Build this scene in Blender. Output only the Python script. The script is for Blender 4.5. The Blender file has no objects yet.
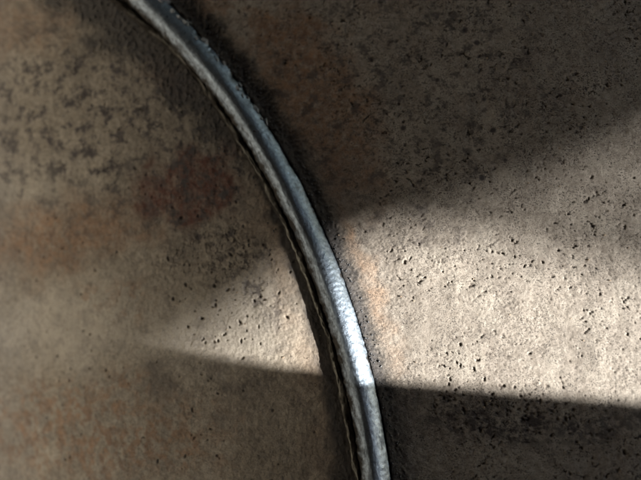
import bpy, math, random
import numpy as np
from mathutils import Vector, Matrix

# ------------------------------------------------------------------ scene, camera, sky, sun, exposure
S = bpy.context.scene
col = S.collection
random.seed(5)
RNG = np.random.default_rng(11)
R = math.radians                                # one Blender unit here is one centimetre of steel

TARGET = Vector((0.0, 0.0, 0.0))
CAM = Vector((2.6, -2.2, 15.6))
LENS, SENSOR = 45.0, 36.0
fwd = (TARGET - CAM).normalized()
rgt = fwd.cross(Vector((0, 1, 0))).normalized()
upv = rgt.cross(fwd).normalized()
cam_data = bpy.data.cameras.new('camera')
cam = bpy.data.objects.new('camera', cam_data)
col.objects.link(cam)
M = Matrix((rgt, upv, -fwd)).transposed().to_4x4()
M.translation = CAM
cam.matrix_world = M
cam_data.lens = LENS
cam_data.sensor_width = SENSOR
cam_data.clip_start = 0.05
cam_data.clip_end = 20000
cam_data.dof.use_dof = True
cam_data.dof.focus_distance = (Vector((2.2, -0.8, 0.15)) - CAM).dot(fwd)
cam_data.dof.aperture_fstop = LENS / 1000 / 0.5
S.camera = cam

SUN_EL, SUN_AZ = 22.0, -15.0                    # azimuth from +x towards +y
SUN = Vector((math.cos(R(SUN_EL)) * math.cos(R(SUN_AZ)), math.cos(R(SUN_EL)) * math.sin(R(SUN_AZ)), math.sin(R(SUN_EL))))
world = bpy.data.worlds.new('World')
S.world = world
world.use_nodes = True
wn = world.node_tree
sky = wn.nodes.new('ShaderNodeTexSky')
sky.sky_type = 'NISHITA'
sky.sun_disc = False
sky.sun_elevation = R(SUN_EL)
sky.sun_rotation = R(90 - SUN_AZ)
wn.links.new(sky.outputs[0], wn.nodes['Background'].inputs[0])
wn.nodes['Background'].inputs[1].default_value = 0.095
sl = bpy.data.lights.new('sun', 'SUN')
sl.energy = 5.0
sl.angle = R(0.53)
sl.color = (1.0, 0.945, 0.87)
so = bpy.data.objects.new('sun', sl)
so.rotation_euler = SUN.to_track_quat('Z', 'Y').to_euler()
so.location = SUN * 400
col.objects.link(so)

S.view_settings.view_transform = 'Standard'
S.view_settings.look = 'None'
S.view_settings.gamma = 1.0
S.view_settings.use_curve_mapping = False
S.view_settings.exposure = 2.05
S.render.engine = 'CYCLES'
S.cycles.use_denoising = True
S.cycles.max_bounces = 6
S.cycles.sample_clamp_indirect = 4.0

# ------------------------------------------------------------------ helpers
PW, PH = 641.0, 480.0


def at(px, py, z=0.0):
    """point of the plane at height z under a photo pixel"""
    k = SENSOR / LENS / PW
    d = fwd + rgt * ((px - PW / 2) * k) - upv * ((py - PH / 2) * k)
    t = (z - CAM.z) / d.z
    p = CAM + d * t
    return np.array((p.x, p.y))


PXS = float(at(330, 240)[0] - at(320, 240)[0]) / 10      # cm per photo pixel


def h2(ix, iy, seed):
    n = (ix * 374761393 + iy * 668265263 + seed * 974711 + 1013904223) & 0xFFFFFFFF
    n = ((n ^ (n >> 13)) * 1274126177) & 0xFFFFFFFF
    n = (n ^ (n >> 16)) & 0xFFFF
    return n / 65535.0


def noise(x, y, seed=0):
    """smooth gradient noise, about -0.7..0.7"""
    xf = np.floor(x); yf = np.floor(y)
    ix = xf.astype(np.int64); iy = yf.astype(np.int64)
    u = x - xf; v = y - yf

    def g(dx, dy):
        a = h2(ix + dx, iy + dy, seed) * 2 * np.pi
        return np.cos(a) * (u - dx) + np.sin(a) * (v - dy)
    su = u * u * u * (u * (u * 6 - 15) + 10); sv = v * v * v * (v * (v * 6 - 15) + 10)
    a = g(0, 0) * (1 - su) + g(1, 0) * su
    b = g(0, 1) * (1 - su) + g(1, 1) * su
    return (a * (1 - sv) + b * sv) * 1.4


def fbm(x, y, f, octv=4, seed=0, gain=0.5):
    o = np.zeros_like(x); a = 1.0
    for i in range(octv):
        o += a * noise(x * f + 17.3 * i, y * f - 9.1 * i, seed + i * 7)
        f *= 2.03; a *= gain
    return o


def sstep(a, b, x):
    t = np.clip((x - a) / (b - a), 0, 1)
    return t * t * (3 - 2 * t)


def grid_mesh(name, X, Y, Z, attrs=None, flip=False):
    n, m = X.shape
    me = bpy.data.meshes.new(name)
    co = np.stack((X, Y, Z), -1).reshape(-1, 3).astype(np.float32)
    idx = np.arange(n * m).reshape(n, m)
    q = np.stack((idx[:-1, :-1], idx[1:, :-1], idx[1:, 1:], idx[:-1, 1:]), -1).reshape(-1, 4)
    if flip:
        q = q[:, ::-1]
    nq = len(q)
    me.vertices.add(n * m); me.loops.add(nq * 4); me.polygons.add(nq)
    me.vertices.foreach_set('co', co.ravel())
    me.loops.foreach_set('vertex_index', q.ravel().astype(np.int32))
    me.polygons.foreach_set('loop_start', np.arange(0, nq * 4, 4, dtype=np.int32))
    me.polygons.foreach_set('use_smooth', np.ones(nq, dtype=bool))
    me.update(calc_edges=True)
    for k, a in (attrs or {}).items():
        at_ = me.attributes.new(k, 'FLOAT', 'POINT')
        at_.data.foreach_set('value', a.ravel().astype(np.float32))
    me.validate()
    return me


def poly_mesh(name, verts, faces, smooth=False):
    me = bpy.data.meshes.new(name)
    me.from_pydata([tuple(map(float, v)) for v in verts], [], faces)
    if smooth:
        for p in me.polygons: p.use_smooth = True
    me.update()
    return me


def link(name, me, mat=None, parent=None, **props):
    o = bpy.data.objects.new(name, me)
    col.objects.link(o)
    if mat is not None and not me.materials:
        me.materials.append(mat)
    if parent is not None:
        o.parent = parent
    for k, v in props.items():
        o[k] = v
    return o


class NT:
    """short hand for building a node material"""
    def __init__(self, name):
        self.mat = bpy.data.materials.new(name)
        self.mat.use_nodes = True
        self.t = self.mat.node_tree
        self.b = self.t.nodes['Principled BSDF']
        self.co = self.n('ShaderNodeTexCoord').outputs['Object']

    def n(self, typ, **kw):
        x = self.t.nodes.new(typ)
        for k, v in kw.items(): setattr(x, k, v)
        return x

    def lk(self, a, b):
        if isinstance(a, (int, float)): b.default_value = a
        elif isinstance(a, tuple): b.default_value = (*a, 1) if len(a) == 3 else a
        else: self.t.links.new(a, b)

    def attr(self, name):
        return self.n('ShaderNodeAttribute', attribute_name=name).outputs['Fac']

    def noise(self, scale, detail=4, rough=0.55, vec=None, stretch=None, rot=0.0):
        x = self.n('ShaderNodeTexNoise')
        x.inputs['Scale'].default_value = scale
        x.inputs['Detail'].default_value = detail
        x.inputs['Roughness'].default_value = rough
        v = vec or self.co
        if stretch:
            mp = self.n('ShaderNodeMapping')
            mp.inputs['Scale'].default_value = stretch
            mp.inputs['Rotation'].default_value = (0, 0, rot)
            self.t.links.new(v, mp.inputs['Vector'])
            v = mp.outputs[0]
        self.t.links.new(v, x.inputs['Vector'])
        return x.outputs['Fac']

    def ramp(self, f, a, b, lo=0.0, hi=1.0):
        x = self.n('ShaderNodeMapRange', interpolation_type='SMOOTHSTEP')
        self.lk(f, x.inputs[0])
        for i, v in enumerate((a, b, lo, hi)): x.inputs[i + 1].default_value = v
        return x.outputs[0]

    def math(self, op, a, b=0.0, c=0.0):
        x = self.n('ShaderNodeMath', operation=op)
        self.lk(a, x.inputs[0]); self.lk(b, x.inputs[1]); self.lk(c, x.inputs[2])
        return x.outputs[0]

    def mix(self, f, a, b, mode='MIX'):
        x = self.n('ShaderNodeMix', data_type='RGBA', blend_type=mode)
        self.lk(f, x.inputs[0]); self.lk(a, x.inputs[6]); self.lk(b, x.inputs[7])
        return x.outputs[2]

    def bump(self, h, strength, dist, nrm=None):
        x = self.n('ShaderNodeBump')
        x.inputs['Strength'].default_value = strength
        x.inputs['Distance'].default_value = dist
        self.lk(h, x.inputs['Height'])
        if nrm is not None: self.t.links.new(nrm, x.inputs['Normal'])
        return x.outputs[0]


# ------------------------------------------------------------------ the weld line: a circle fitted to the bead's middle
mid_px = [(177, 27), (203, 60), (222, 83), (236, 102), (256, 131), (282, 171), (299, 208), (313, 240), (327, 275),
          (342, 319), (357, 373), (369, 423), (378, 477)]
P = np.array([at(x - 1.6, y, 0.15) for x, y in mid_px])
A = np.c_[2 * P, np.ones(len(P))]
sol = np.linalg.lstsq(A, (P ** 2).sum(1), rcond=None)[0]
CX, CY = sol[0], sol[1]
RAD = math.sqrt(sol[2] + CX ** 2 + CY ** 2)
print('weld radius', RAD, 'centre', CX, CY, 'resid', np.abs(np.hypot(P[:, 0] - CX, P[:, 1] - CY) - RAD).max(), 'cm/px', PXS)
HW = 15.6 * PXS                                   # half width of the bead


def theta_of(px, py):
    p = at(px, py)
    return math.atan2(p[1] - CY, p[0] - CX)


def xy(s, th):                                    # s > 0 is the left, inner side
    return CX + (RAD - s) * np.cos(th), CY + (RAD - s) * np.sin(th)


def st(x, y):
    return RAD - np.hypot(x - CX, y - CY), np.arctan2(y - CY, x - CX)


def z_left(s):
    q = np.maximum(s - HW, 0)
    return -0.012 * q - 0.026 * q * q / (1 + 0.02 * q)


def at_left(px, py):
    z = 0.0
    for _ in range(6):
        p = at(px, py, z)
        s, _t = st(p[0], p[1])
        z = float(z_left(np.array(s))) if s > HW else 0.0
    return p


def blob(X, Y, px, py, rx, ry, rot=0, left=True, wob=0.35, f=2.2, seed=0, soft=0.45):
    """uneven stain, 1 in its middle, sized in photo pixels"""
    c = at_left(px, py) if left else at(px, py)
    dx, dy = (X - c[0]) / PXS, (Y - c[1]) / PXS
    a = R(rot)
    u = (dx * math.cos(a) + dy * math.sin(a)) / rx
    v = (-dx * math.sin(a) + dy * math.cos(a)) / ry
    d = np.hypot(u, v) + wob * fbm(X, Y, f, 4, seed)
    return 1 - sstep(1 - soft, 1 + soft, d)


def axis(lo, hi, step, far_lo, far_hi):
    """fine in view, coarser beyond"""
    core = np.arange(lo, hi + step, step)
    a, b, d = [], [], step
    x = core[-1]
    while x < far_hi:
        d *= 1.12; x += d; b.append(x)
    d = step; x = core[0]
    while x > far_lo:
        d *= 1.12; x -= d; a.append(x)
    return np.array(a[::-1] + list(core) + b)


TH0, TH1 = theta_of(372, 520), theta_of(110, -40)
step = 0.0158

# ------------------------------------------------------------------ ground, and unseen blockers added outside the frame to shape the light
gm = NT('dry_ground')
gm.lk(gm.mix(gm.noise(0.05, 6), (0.20, 0.13, 0.075), (0.33, 0.24, 0.15)), gm.b.inputs['Base Color'])
gm.b.inputs['Roughness'].default_value = 0.95
gs = 6000.0
link('ground', poly_mesh('ground', [(-gs, -gs, -60), (gs, -gs, -60), (gs, gs, -60), (-gs, gs, -60)], [(0, 1, 2, 3)]), gm.mat, kind='structure')

dm = NT('blocker_dark')  # dark surface for the added blockers
dm.lk(dm.mix(dm.noise(0.3, 6), (0.030, 0.024, 0.020), (0.06, 0.045, 0.036)), dm.b.inputs['Base Color'])
dm.b.inputs['Roughness'].default_value = 0.8


def prism(pts, off):
    """a thick panel from a flat outline"""
    n = len(pts)
    a = [Vector(p) for p in pts]; b = [p + Vector(off) for p in a]
    f = [tuple(range(n))[::-1], tuple(range(n, 2 * n))] + [(i, (i + 1) % n, n + (i + 1) % n, n + i) for i in range(n)]
    return a + b, f


def join(parts):
    V, F = [], []
    for v, f in parts:
        k = len(V); V += v; F += [tuple(i + k for i in q) for q in f]
    return V, F


def box(x0, x1, y0, y1, z0, z1):
    return prism([(x0, y0, z0), (x1, y0, z0), (x1, y1, z0), (x0, y1, z0)], (0, 0, z1 - z0))


def up_sun(px, py, d):
    p = at(px, py)
    return Vector((p[0], p[1], 0)) + SUN * d


def surf(px, py, d):
    """point d centimetres towards the sun from the steel under a photo pixel"""
    p = at_left(px, py)
    q = st(p[0], p[1])[0]
    return Vector((p[0], p[1], float(z_left(np.array(q))) if q > HW else 0.0)) + SUN * d


def panels(pts, dz, off):
    """upright panel along a line of edge points"""
    up = Vector((0, 0, dz))
    return join([prism([p, q, q + up, p + up], off) for p, q in zip(pts[:-1], pts[1:])])


# unseen lid added to hold off skylight, open left and towards the sun
link('lid_blocker', poly_mesh('lid_blocker', *join([box(-10, -9.5, -28, 40, 4.7, 19), box(-12, 30, -28, 40, 19.01, 20), box(-12, 16, -70, -28.01, 19, 20)])), dm.mat, kind='structure')
link('back_blocker', poly_mesh('back_blocker', *join([box(-12, 14, 31, 33, -59.9, 18.9), box(14.01, 90, 31, 33, 7.0, 18.9)])), dm.mat, kind='structure')  # unseen blocker added behind; its slit leaves sky for the bead to reflect
link('far_blocker', poly_mesh('far_blocker', *box(34, 36, -1, 30.9, 6.0, 18.9)), dm.mat, kind='structure')  # unseen blocker added to keep skylight off the right plate
gx, ga, gb = (165, 166), (60, 79), (-57, -33)      # sun gap in an unseen blocker added to cut skylight
link('gate_blocker', poly_mesh('gate_blocker', *join([box(*gx, -190, -6, -59.9, ga[0]), box(*gx, -190, -6, ga[1], 88),
     box(*gx, -190, gb[0], ga[0] + .01, ga[1] - .01), box(*gx, gb[1], -6, ga[0] + .01, ga[1] - .01)])), dm.mat, kind='structure')
wm = NT('warm_bounce')  # tan surface for the added bounce panel
wm.lk(wm.mix(wm.noise(0.08, 6), (0.235, 0.207, 0.162), (0.31, 0.273, 0.215)), wm.b.inputs['Base Color'])
wm.b.inputs['Roughness'].default_value = 0.9
link('bounce_panel', poly_mesh('bounce_panel', *box(-62, -60, -110, 110, -59.9, 80)), wm.mat, kind='structure')  # unseen sunlit panel added to bounce warm light onto the left plate
# unseen panel added; its lower edge draws the soft upper border of the light
b0 = surf(132, 359, 92); b1 = surf(300, 240, 92); b2 = surf(420, 199, 92); b3 = surf(641, 108, 80)
pts = [b0 + (b0 - b1) * 3, b0, b1, b2, b3, b3 + (b3 - b2) * 1.2]
link('upper_blocker', poly_mesh('upper_blocker', *panels(pts, 24, (0.4, -0.4, 0))), dm.mat, kind='structure')
# unseen low panel added; its top edge draws the crisp lower border
c0 = surf(168, 351, 29); c1 = surf(318, 369, 30); c2 = surf(400, 381, 33); c3 = surf(641, 401, 34)
pts = [c0 + (surf(168, 351, 31) - surf(318, 372, 30)) * 11, c0, c1, c2, c3, c3 + (c3 - c2) * 2]
link('low_blocker', poly_mesh('low_blocker', *panels(pts, -50, (0.3, -0.5, 0))), dm.mat, kind='structure')
# unseen slats added to take most of the sun off the upper right
sl_parts = []
for k in range(15):
    f = (k + 0.5) / 15
    y1 = 118 + (274 - 118) * f                    # height at the photo's right edge
    xs = 375 + (1 - f) * 210
    p0 = surf(xs, y1 - 0.20 * (641 - xs), 135); p1 = surf(641, y1, 135)
    p1 = p1 + (p1 - p0) * 1.2
    e = (p1 - p0).normalized(); w = SUN.cross(e).normalized() * 0.076
    sl_parts.append(prism([p0 - w, p1 - w, p1 + w, p0 + w], SUN * 0.1))
link('slat_blocker', poly_mesh('slat_blocker', *join(sl_parts)), dm.mat, kind='structure')

# ------------------------------------------------------------------ materials of the steel


def plate_material(name, base_a, base_b, grain, rough, speck):
    n = NT(name)
    big = n.noise(0.8, 5, 0.6)
    fine = n.noise(9.0, 6, 0.65)
    micro = n.noise(38.0, 4, 0.7)
    c = n.mix(n.ramp(big, 0.35, 0.65), base_a, base_b)
    c = n.mix(n.ramp(fine, 0.3, 0.72), c, n.mix(1.0, c, (0.62, 0.60, 0.58), 'MULTIPLY'))
    c = n.mix(n.math('MULTIPLY', n.attr('pale'), 0.8), c, (0.49, 0.455, 0.395))
    orange = n.mix(n.ramp(n.noise(5.0, 5, 0.6), 0.35, 0.65), (0.31, 0.175, 0.095), (0.19, 0.105, 0.06))
    c = n.mix(n.math('MULTIPLY', n.attr('rust'), n.ramp(n.noise(7.0, 5, 0.7), 0.3, 0.6, 0.25, 1.0)), c, orange)
    c = n.mix(n.attr('tint'), c, n.mix(n.ramp(fine, 0.3, 0.7), (0.41, 0.26, 0.155), (0.34, 0.225, 0.145)))
    c = n.mix(n.math('MULTIPLY', n.attr('oxblood'), n.ramp(n.noise(6.0, 5, 0.7), 0.3, 0.62, 0.5, 1.0)), c, (0.105, 0.024, 0.011))
    c = n.mix(n.attr('dark'), c, (0.048, 0.040, 0.044))
    c = n.mix(n.attr('burnt_shade'), c, n.mix(n.ramp(fine, 0.35, 0.7), (0.012, 0.012, 0.014), (0.034, 0.036, 0.041)))
    c = n.mix(n.attr('pit'), c, n.mix(1.0, c, (0.30, 0.26, 0.24), 'MULTIPLY'))
    c = n.mix(n.ramp(micro, 0.3, 0.75, 0.0, grain), c, (0.07, 0.06, 0.055))
    sp = n.math('MULTIPLY', n.ramp(n.noise(34.0, 4, 0.7), 0.54, 0.60), n.ramp(n.noise(2.2, 5, 0.7), 0.36, 0.56))
    c = n.mix(n.math('MULTIPLY', sp, speck), c, (0.05, 0.043, 0.042))
    n.lk(c, n.b.inputs['Base Color'])
    n.lk(n.ramp(fine, 0.25, 0.75, rough - 0.08, rough + 0.1), n.b.inputs['Roughness'])
    n.b.inputs['Specular IOR Level'].default_value = 0.35
    hgt = n.math('SUBTRACT', n.noise(40.0, 6, 0.8), n.math('MULTIPLY', sp, 0.9 * speck))
    nb = n.bump(hgt, 0.8, 0.013)
    n.lk(n.bump(micro, 0.5, 0.012, nb), n.b.inputs['Normal'])
    return n.mat


M_right = plate_material('pitted_steel', (0.47, 0.43, 0.375), (0.385, 0.35, 0.305), 0.45, 0.62, 0.85)
M_left = plate_material('patina_steel', (0.42, 0.378, 0.312), (0.32, 0.285, 0.232), 0.30, 0.55, 0.35)


def weld_material(name, base, dark, rough, attr=True):
    n = NT(name)
    st_ = n.noise(14.0, 5, 0.65)
    mi = n.noise(60.0, 4, 0.75)
    c = n.mix(n.ramp(n.math('MULTIPLY', st_, n.math('ADD', mi, 0.5)), 0.3, 0.7, 0.0, 0.65), base, tuple(v * 0.55 for v in base))
    r = n.ramp(st_, 0.25, 0.75, rough - 0.07, rough + 0.12)
    if attr:
        c = n.mix(n.attr('soot_shade'), c, dark)
        r = n.math('ADD', r, n.math('MULTIPLY', n.attr('soot_shade'), 0.3))
    n.lk(c, n.b.inputs['Base Color'])
    n.lk(r, n.b.inputs['Roughness'])
    n.b.inputs['Metallic'].default_value = 1.0
    nb = n.bump(n.noise(26.0, 6, 0.75), 0.4, 0.010)
    n.lk(n.bump(mi, 0.6, 0.005, nb), n.b.inputs['Normal'])
    return n.mat


M_weld = weld_material('bare_weld_metal', (0.36, 0.445, 0.55), (0.05, 0.047, 0.044), 0.32)
M_toe = weld_material('weld_toe_metal', (0.31, 0.31, 0.285), (0.04, 0.036, 0.032), 0.42)
M_flake = weld_material('slag_flake_metal', (0.30, 0.335, 0.38), (0.04, 0.04, 0.04), 0.4, False)
M_spat = weld_material('spatter_metal', (0.13, 0.135, 0.145), (0.04, 0.04, 0.04), 0.5, False)

# ------------------------------------------------------------------ the welded piece
root = bpy.data.objects.new('welded_steel', None)
root.empty_display_size = 1.0
root.location = (0, 0, 0)
col.objects.link(root)
root['label'] = 'two rusty pitted steel plates joined by a curved shiny weld bead'
root['category'] = 'welded steel'


def stamp(Z, pit, s_ax, th_ax, pits):
    """press round and oval pits into a height grid"""
    for (s0, t0, r, ell, rot, depth, dk) in pits:
        rr = r * ell * 1.6
        i0, i1 = np.searchsorted(th_ax, [t0 - rr / RAD, t0 + rr / RAD])
        j0, j1 = np.searchsorted(s_ax, [s0 - rr, s0 + rr])
        if i1 - i0 < 2 or j1 - j0 < 2: continue
        ds = (s_ax[j0:j1] - s0)[None, :]
        dt = ((th_ax[i0:i1] - t0) * (RAD - s0))[:, None]
        c, q = math.cos(rot), math.sin(rot)
        u = (ds * c + dt * q) / (r * ell); v = (-ds * q + dt * c) / r
        d = np.sqrt(u * u + v * v)
        k = 1 - sstep(0.35, 1.0, d)
        Z[i0:i1, j0:j1] -= depth * k
        Z[i0:i1, j0:j1] += depth * 0.08 * np.exp(-((d - 1.15) / 0.25) ** 2)
        np.maximum(pit[i0:i1, j0:j1], dk * k, out=pit[i0:i1, j0:j1])


def skirt(X, Y, Z, attrs, down=0.9):
    """turn the rim down so that the plate has thickness"""
    def pad(a): return np.pad(a, 1, mode='edge')
    X, Y, Z = pad(X), pad(Y), pad(Z)
    Z[0, :] -= down; Z[-1, :] -= down; Z[:, 0] -= down; Z[:, -1] -= down
    return X, Y, Z, {k: pad(v) for k, v in attrs.items()}


# ---- right plate: pale, strongly pitted
s_ax = np.sort(-axis(HW - 0.02, 9.2, step, HW - 0.02, 16.0))      # negative side
th_ax = axis(TH0, TH1, step / RAD * 0.93, TH0 - 0.22, TH1 + 0.22)
SS, TT = np.meshgrid(s_ax, th_ax)
X, Y = xy(SS, TT)
D = -SS - HW                                        # distance from the bead
V = (TT - TH0) / (TH1 - TH0)                        # 0 at the bottom of the photo, 1 at its top
away = sstep(0.35, 1.3, D + 0.25 * fbm(X, Y, 1.5, 3, 3))
ca, sa = math.cos(R(35)), math.sin(R(35))
U1, U2 = X * ca + Y * sa, -X * sa + Y * ca          # grain runs up to the right
g1 = fbm(U1 * 0.7, U2, 9.0, 3, 21)
g2 = fbm(U1 * 0.75, U2, 20.0, 3, 22, 0.65)
rough_zone = np.clip(0.55 + 0.9 * fbm(X, Y, 0.9, 3, 31), 0.15, 1.3)
Z = 0.02 * fbm(X, Y, 0.5, 3, 41) + 0.012 * fbm(X, Y, 2.2, 3, 42)
Z += away * rough_zone * (0.0025 * g1 + 0.0052 * g2) + (1 - away) * 0.006 * g2
n3 = fbm(U1 * 0.6, U2, 12.0, 3, 51)
holes = sstep(0.50, 0.72, n3) * sstep(-0.15, 0.5, fbm(X, Y, 1.1, 3, 52)) * away
Z -= 0.018 * holes
h2_ = sstep(0.44, 0.66, fbm(U1 * 0.75, U2, 21.0, 3, 53)) * sstep(-0.35, 0.35, fbm(X, Y, 1.4, 3, 54)) * away
Z -= 0.010 * h2_
h3_ = sstep(0.66, 0.85, fbm(U1 * 0.8, U2, 8.5, 4, 55, 0.65)) * sstep(-0.2, 0.3, fbm(X, Y, 0.9, 3, 56)) * away
Z -= 0.030 * h3_
pit = np.clip(0.6 * holes + 0.6 * h2_ + 0.9 * h3_, 0, 1)
pits = []
for _ in range(800):
    s0 = -HW - 0.15 - RNG.random() ** 0.8 * 8.8
    t0 = TH0 + RNG.random() * (TH1 - TH0)
    px_, py_ = xy(s0, t0)
    cl = float(fbm(np.array([px_]), np.array([py_]), 1.0, 2, 61)[0])
    near = min(1, max(0.08, (-s0 - HW - 0.3) / 1.0))
    if RNG.random() > near * (0.35 + 1.1 * max(cl, -0.2)): continue
    r = 0.014 + 0.018 * RNG.random() ** 3 + (0.012 if RNG.random() < 0.03 else 0)
    pits.append((s0, t0, r, 1 + RNG.random() * 0.9, RNG.random() * 3.1, r * (0.25 + RNG.random() * 0.55), 0.35 + 0.55 * RNG.random()))
c = at(462, 405)
for _ in range(260):                                # heavy pitting where the lower shadow starts
    p = c + np.array([RNG.normal() * 1.5, RNG.normal() * 0.30 - 0.05])
    s0, t0 = st(p[0], p[1])
    if s0 > -HW - 0.9: continue
    r = 0.016 + 0.025 * RNG.random() ** 2
    pits.append((float(s0), float(t0), r, 1 + RNG.random(), RNG.random() * 3.1, r * 0.6, 0.9))
stamp(Z, pit, s_ax, th_ax, pits)
edge = (0.22 + 0.20 * sstep(0.35, 0.75, V)) * (1 + 0.3 * fbm(X, Y, 1.8, 4, 71)) + 0.05 * fbm(X, Y, 9, 3, 72)
burnt_shade = (1 - sstep(-0.16, 0.24, D - edge + 0.06 * fbm(X, Y, 16, 3, 76))) * 0.95
lump = np.maximum(fbm(X, Y, 14.0, 3, 73), 0) * (1 - sstep(0.0, 0.08, D - edge))
Z += (0.02 + 0.035 * sstep(0.45, 0.8, V)) * lump + 0.05 * np.exp(-(D / 0.10) ** 2)
tint = sstep(-0.1, 0.25, D - edge) * (1 - sstep(0.38, 0.72, D + 0.3 * fbm(X, Y, 1.6, 3, 74))) * 0.78
tint *= sstep(0.12, 0.3, V) * (0.65 + 0.5 * fbm(X, Y, 2.5, 4, 75))
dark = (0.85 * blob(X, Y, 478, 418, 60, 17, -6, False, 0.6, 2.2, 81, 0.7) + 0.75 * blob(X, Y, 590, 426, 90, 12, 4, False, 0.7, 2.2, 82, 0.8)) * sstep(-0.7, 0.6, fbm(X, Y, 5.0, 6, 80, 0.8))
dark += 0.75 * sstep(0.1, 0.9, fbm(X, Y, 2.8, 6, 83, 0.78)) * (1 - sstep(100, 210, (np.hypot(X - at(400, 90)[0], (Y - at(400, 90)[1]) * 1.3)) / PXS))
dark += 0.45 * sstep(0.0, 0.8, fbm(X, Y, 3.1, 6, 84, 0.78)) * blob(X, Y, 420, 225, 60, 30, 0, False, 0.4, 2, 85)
for (qx, qy, r) in ((465, 30, 3), (477, 43, 2.5), (403, 128, 2.5), (484, 99, 2.5), (493, 130, 2.5), (482, 178, 3), (520, 60, 2), (560, 95, 2), (372, 60, 3), (505, 160, 2), (437, 80, 2)):
    dark = np.maximum(dark, blob(X, Y, qx, qy, r, r, 0, False, 0.3, 6, 86))
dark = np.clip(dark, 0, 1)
rust = 0.7 * sstep(-0.2, 0.6, fbm(X, Y, 1.3, 6, 91, 0.7)) * sstep(0.55, 0.8, V) + 0.85 * blob(X, Y, 318, 95, 42, 110, 28, False, 0.4, 1.5, 92)
pale = 0.5 * sstep(0.0, 0.5, fbm(X, Y, 1.4, 4, 93)) * sstep(0.8, 1.8, D) * (1 - sstep(0.5, 0.7, V))
zero = np.zeros_like(X)
att = dict(pit=pit, burnt_shade=np.clip(burnt_shade, 0, 1), tint=np.clip(tint, 0, 1), dark=dark, rust=np.clip(rust, 0, 1), pale=pale, oxblood=zero)
Z -= 0.0
Xs, Ys, Zs, att = skirt(X, Y, Z, att)
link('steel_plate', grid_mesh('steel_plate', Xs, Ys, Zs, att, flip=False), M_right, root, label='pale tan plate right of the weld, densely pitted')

# ---- left plate: smoother, mottled with rust, bending away to the left
s_ax = axis(HW - 0.02, 8.6, step, HW - 0.02, 12.0)
SS, TT = np.meshgrid(s_ax, th_ax)
X, Y = xy(SS, TT)
D = SS - HW
V = (TT - TH0) / (TH1 - TH0)
U1, U2 = X * ca + Y * sa, -X * sa + Y * ca
Z = z_left(SS) + 0.02 * fbm(X, Y, 0.5, 3, 141) + 0.008 * fbm(X, Y, 2.2, 3, 142)
Z += 0.006 * fbm(X, Y, 9.0, 3, 121) + 0.004 * fbm(X, Y, 20.0, 2, 122)
purple = blob(X, Y, 238, 262, 34, 26, -20, True, 0.6, 2.5, 131) + 0.8 * blob(X, Y, 216, 244, 40, 12, 0, True, 0.6, 3, 132) + 0.7 * blob(X, Y, 268, 305, 26, 18, -40, True, 0.6, 3, 133) + 0.6 * blob(X, Y, 180, 262, 30, 10, 0, True, 0.6, 3, 134)
purple = np.clip(purple, 0, 1)
pn = fbm(X, Y, 5.0, 5, 135, 0.75)
pm = purple * sstep(-0.1, 0.7, pn)
Z -= 0.012 * pm + 0.012 * purple * np.maximum(fbm(X, Y, 16, 2, 136), 0)
pit = np.zeros_like(X)
pits = []
for _ in range(1500):
    s0 = HW + 0.1 + RNG.random() * 7
    t0 = TH0 + RNG.random() * (TH1 - TH0)
    if RNG.random() > 0.18: continue
    r = 0.02 + 0.02 * RNG.random() ** 2
    pits.append((s0, t0, r, 1 + RNG.random() * 0.8, RNG.random() * 3, r * 0.5, 0.5))
for _ in range(60):
    p = at_left(235 + RNG.normal() * 42, 305 + RNG.normal() * 34)
    s0, t0 = st(p[0], p[1])
    r = 0.02 + 0.022 * RNG.random() ** 2
    pits.append((float(s0), float(t0), r, 1 + RNG.random(), RNG.random() * 3, r * 0.8, 0.75))
stamp(Z, pit, s_ax, th_ax, pits)
dk1 = fbm(X, Y, 2.6, 6, 151, 0.78)
cover = blob(X, Y, 100, 110, 150, 100, 0, True, 0.35, 1, 152, 0.6)
dark = 1.0 * sstep(-0.15, 0.8, dk1) * (0.25 + 0.75 * cover)
dark += 0.62 * pm
dark += 0.9 * sstep(-0.1, 0.8, fbm(X, Y, 3.4, 6, 153, 0.75)) * blob(X, Y, 200, 190, 55, 50, 0, True, 0.4, 1.5, 154)
dark += 0.35 * sstep(-0.2, 0.4, fbm(X, Y, 1.6, 4, 155)) * blob(X, Y, 180, 385, 90, 22, -3, True, 0.4, 1.5, 156)
edge = (0.02 + 0.95 * sstep(0.48, 0.72, V) + 0.25 * sstep(0.72, 0.95, V)) * (1 + 0.35 * fbm(X, Y, 1.2, 4, 171)) + 0.07 * fbm(X, Y, 8, 3, 172)
burnt_shade = (1 - sstep(-0.6, 0.35, D - edge + 0.1 * fbm(X, Y, 5, 4, 175))) * 0.88
shadow_wd = 0.12 + 0.26 * (1 - sstep(0.40, 0.60, V)) + 0.32 * (1 - sstep(-0.05, 0.30, V))  # widens the burnt band to paint the bead's cast shadow blacker
burnt_shade = np.maximum(burnt_shade, 0.93 * (1 - sstep(shadow_wd * 0.55, shadow_wd * 1.25, D + 0.10 * fbm(X, Y, 2.5, 4, 174))))
burnt_shade = np.maximum(burnt_shade, 0.97 * (1 - sstep(0.02, 0.08, D)))
Z -= 0.10 * (1 - sstep(0.0, 0.07, D))                # the dark groove along the toe
gl = (1 - sstep(-0.1, 0.2, D - edge)) * sstep(0.45, 0.6, V)
Z += gl * 0.020 * np.maximum(fbm(X, Y, 11, 3, 173), 0)
ox = 1.5 * blob(X, Y, 190, 186, 48, 34, 10, True, 0.5, 1.7, 181, 0.6) + 0.5 * blob(X, Y, 168, 78, 34, 16, -45, True, 0.5, 2, 182)
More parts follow.
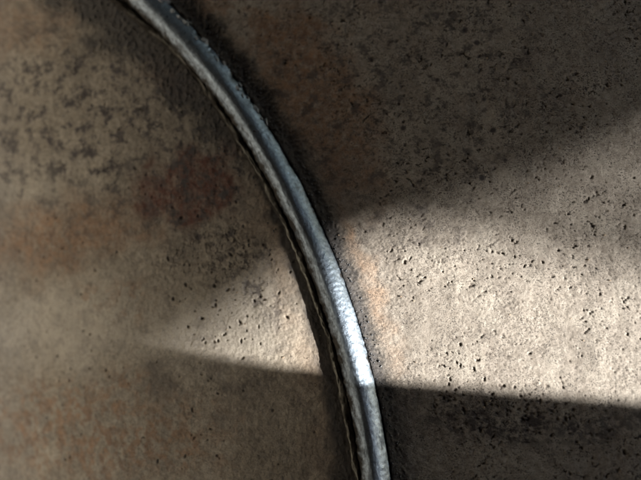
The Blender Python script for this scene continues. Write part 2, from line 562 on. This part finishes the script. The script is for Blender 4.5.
rust = 0.8 * blob(X, Y, 60, 236, 105, 36, 8, True, 0.45, 1.3, 191, 0.6) + 0.8 * blob(X, Y, 90, 430, 140, 50, 0, True, 0.4, 1.3, 192, 0.5) * sstep(-0.35, 0.3, fbm(X, Y, 4.0, 4, 193))
rust += 0.5 * blob(X, Y, 25, 25, 60, 30, 0, True, 0.4, 1.3, 194, 0.6) + 0.5 * blob(X, Y, 120, 300, 50, 20, 0, True, 0.5, 1.6, 195, 0.6) * sstep(-0.1, 0.4, fbm(X, Y, 3.0, 4, 196))
pale = 0.9 * blob(X, Y, 70, 325, 110, 40, 3, True, 0.4, 1.2, 201, 0.6) + 0.75 * blob(X, Y, 240, 320, 80, 40, 20, True, 0.3, 1.2, 202, 0.6) + 0.45 * blob(X, Y, 30, 185, 60, 40, 0, True, 0.5, 1.5, 203, 0.6)  # second term paints extra brightness into the sunlit patch by the bead
tint = 0.35 * (1 - sstep(0.3, 1.3, D)) * (1 - sstep(0.45, 0.6, V)) * (0.6 + 0.6 * fbm(X, Y, 2, 4, 204))
att = dict(pit=pit, burnt_shade=np.clip(burnt_shade, 0, 1), tint=np.clip(tint, 0, 1), dark=np.clip(dark, 0, 1), rust=np.clip(rust, 0, 1), pale=np.clip(pale, 0, 1), oxblood=np.clip(ox, 0, 1))
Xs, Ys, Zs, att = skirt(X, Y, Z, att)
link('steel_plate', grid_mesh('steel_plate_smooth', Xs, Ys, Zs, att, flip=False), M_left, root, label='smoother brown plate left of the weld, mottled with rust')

# ---- the bead
th_b = np.arange(TH0 - 0.12, TH1 + 0.12, 0.016 / RAD)
us = np.concatenate(([-1.0], np.linspace(-1.0, 1.0, 66), [1.0]))   # +1 right, -1 left
side, TB = np.meshgrid(us, th_b)
L = TB * RAD
Vb = (TB - TH0) / (TH1 - TH0)
hw = HW * (1 + 0.05 * noise(L * 0.5, L * 0 + 3, 301) + 0.05 * noise(L * 1.7, L * 0 + 8, 302) + 0.12 * sstep(0.6, 1.0, Vb))
hh = 0.25 * (1 + 0.06 * noise(L * 0.6, L * 0, 303))
arc = side * 0.33
off = 0.07 * noise(L * 0.35, L * 0 + 4, 300)          # the crest wanders a little
rip = np.sin((L + 0.10 * (1 - side ** 2) + 0.03 * noise(L * 2, arc * 3, 304)) * 2 * np.pi / 0.115)
dsp = 0.0014 * rip * (0.5 + 0.8 * noise(L * 1.2, arc, 305))
dsp += 0.008 * fbm(L * 0.35, arc, 4.0, 2, 306) + 0.0035 * fbm(L * 0.8, arc, 16.0, 3, 307)
dsp += sstep(0.15, 0.6, -side) * 0.010 * fbm(L * 0.30, arc, 17.0, 3, 310)
rightness = sstep(0.55, 0.95, side)
dsp += rightness * (0.15 + 0.9 * sstep(0.55, 0.85, Vb)) * 0.055 * fbm(L * 0.7, arc, 6.0, 4, 308)
dsp += sstep(0.55, 0.95, -side) * 0.020 * fbm(L, arc, 8.0, 3, 309)
kn = np.exp(-(((L - RAD * theta_of(362, 452)) / 0.10) ** 2 + ((side + 0.75) / 0.25) ** 2))
dsp += 0.06 * kn
ud = side + 0.10 - off
ZB = hh * (1.10 - (ud ** 2 + 0.02) ** 0.97 * (1.05 - 0.15 * np.tanh(ud / 0.3))) - 0.03 * np.abs(side) ** 8 + 0.75 * dsp
SB = -(hw * side + 0.7 * dsp * side)
ZB[:, 0] -= 0.22; ZB[:, -1] -= 0.22
XB, YB = xy(SB, TB)
soot_shade = 0.85 * sstep(0.84, 1.0, side + 0.12 * fbm(L, arc, 6, 3, 311)) + 0.8 * sstep(0.55, 1.0, -side + 0.14 * fbm(L * 0.5, arc, 7, 4, 312))
soot_shade += 0.35 * sstep(0.0, 0.7, fbm(L * 0.3, arc, 8, 5, 313, 0.75)) * sstep(0.1, 0.7, np.abs(side)) + 0.38 * sstep(0.05, 0.6, -side)  # last term darkens the left flank to dim its bright reflection
soot_shade += 0.18 * sstep(-0.1, 0.5, fbm(L, arc, 12, 4, 314, 0.7))
bead = link('weld_bead', grid_mesh('weld_bead', XB, YB, ZB, dict(soot_shade=np.clip(soot_shade, 0, 1)), flip=False), M_weld, root)

# ---- the thin raised toe along its left side
ph = np.linspace(-0.3, math.pi + 0.3, 20)
PP, TB = np.meshgrid(ph, th_b)
L = TB * RAD
Vb = (TB - TH0) / (TH1 - TH0)
cw = 0.075 * (1 + 0.6 * noise(L * 1.3, L * 0 + 2, 321) + 0.35 * noise(L * 5, L * 0 + 2, 322))
cz = 0.06 * (1 + 0.35 * noise(L * 1.1, L * 0 + 5, 323))
cs = HW + 0.05 * (1 - sstep(0.55, 0.8, Vb)) + 0.02 * noise(L * 0.9, L * 0 + 7, 324) + 0.17 * sstep(0.75, 0.98, Vb)
d2 = 0.016 * fbm(L * 0.35, PP * 0.1, 7, 5, 325, 0.7)
SB = cs - (cw + d2) * np.cos(PP)
ZB = (cz + d2) * np.sin(PP) + 0.01
XB, YB = xy(SB, TB)
soot_shade = 0.30 + 0.40 * sstep(0.4, 0.7, Vb) + 0.5 * sstep(-0.3, 0.5, fbm(L * 0.5, PP * 0.2, 4, 4, 326)) + 0.7 * sstep(0.5, 1, -np.cos(PP))
link('weld_toe', grid_mesh('weld_toe', XB, YB, ZB, dict(soot_shade=np.clip(soot_shade, 0, 1)), flip=False), M_toe, root)


# ---- ragged slag flakes on the bead's right shoulder, spatter grains around
def ico(seed, jit):
    t = (1 + 5 ** 0.5) / 2
    v = [(-1, t, 0), (1, t, 0), (-1, -t, 0), (1, -t, 0), (0, -1, t), (0, 1, t), (0, -1, -t), (0, 1, -t), (t, 0, -1), (t, 0, 1), (-t, 0, -1), (-t, 0, 1)]
    f = [(0, 11, 5), (0, 5, 1), (0, 1, 7), (0, 7, 10), (0, 10, 11), (1, 5, 9), (5, 11, 4), (11, 10, 2), (10, 7, 6), (7, 1, 8), (3, 9, 4), (3, 4, 2), (3, 2, 6), (3, 6, 8), (3, 8, 9), (4, 9, 5), (2, 4, 11), (6, 2, 10), (8, 6, 7), (9, 8, 1)]
    rg = random.Random(seed)
    return [Vector(p).normalized() * (1 + jit * (rg.random() - 0.5)) for p in v], f


flakes = [poly_mesh('slag_flake', *ico(k, 1.3)) for k in range(5)]
for m_ in flakes: m_.materials.append(M_flake)
for k in range(30):
    v = 0.60 + 0.40 * random.random()
    th = TH0 + (TH1 - TH0) * v
    s = -HW + random.uniform(-0.01, 0.13)
    x, y = xy(s, th)
    z = 0.05 + max(0, s + HW) * 1.1
    o = link('slag_flake', flakes[k % 5], None, bead)
    o.location = (x, y, z)
    o.rotation_euler = (random.uniform(-.4, .4), random.uniform(-.4, .4), th + math.pi / 2 + random.uniform(-.4, .4))
    q = random.uniform(0.6, 1.25)
    o.scale = (0.085 * q * random.uniform(0.5, 1.3), 0.042 * q, 0.028 * q)

parts = []
for k in range(1500):
    th = TH0 - 0.05 + (TH1 - TH0 + 0.1) * random.random()
    v = (th - TH0) / (TH1 - TH0)
    if k < 1150:
        if v < 0.6 and k % 2: continue
        d = abs(random.gauss(0, 0.10 + 0.05 * v)); s = -HW - d; z = 0.05 * math.exp(-(d / 0.1) ** 2)
        r = 0.007 + 0.020 * random.random() ** 2
    else:
        if v < 0.45: continue
        d = 0.15 + abs(random.gauss(0, 0.5)); s = HW + d; z = float(z_left(np.array(s)))
        r = random.uniform(0.006, 0.020)
    x, y = xy(s, th)
    vv, ff = ico(k, 0.9)
    parts.append(([p * r + Vector((x, y, z + 0.2 * r)) for p in vv], ff))
grit = []
for k in range(420):
    x, y = random.uniform(-7, 7), random.uniform(-5.5, 5.5)
    s_, t_ = st(x, y)
    if abs(s_) < HW + 0.15 or not (TH0 < t_ < TH1) or s_ < -9: continue
    z = float(z_left(np.array(s_))) if s_ > 0 else 0.0
    r = 0.007 + 0.013 * random.random() ** 3
    vv, ff = ico(k + 9000, 0.9)
    grit.append(([Vector((p.x * r * 1.3, p.y * r, p.z * r * 0.7)) + Vector((x, y, z + 0.004)) for p in vv], ff))
M_grit = NT('rust_dust')
M_grit.lk(M_grit.mix(M_grit.noise(3.0, 2), (0.16, 0.10, 0.065), (0.42, 0.37, 0.29)), M_grit.b.inputs['Base Color'])
M_grit.b.inputs['Roughness'].default_value = 0.9
link('rust_grit', poly_mesh('rust_grit', *join(grit)), M_grit.mat, root, kind='stuff')
link('weld_spatter', poly_mesh('weld_spatter', *join(parts), smooth=True), M_spat, root, kind='stuff')
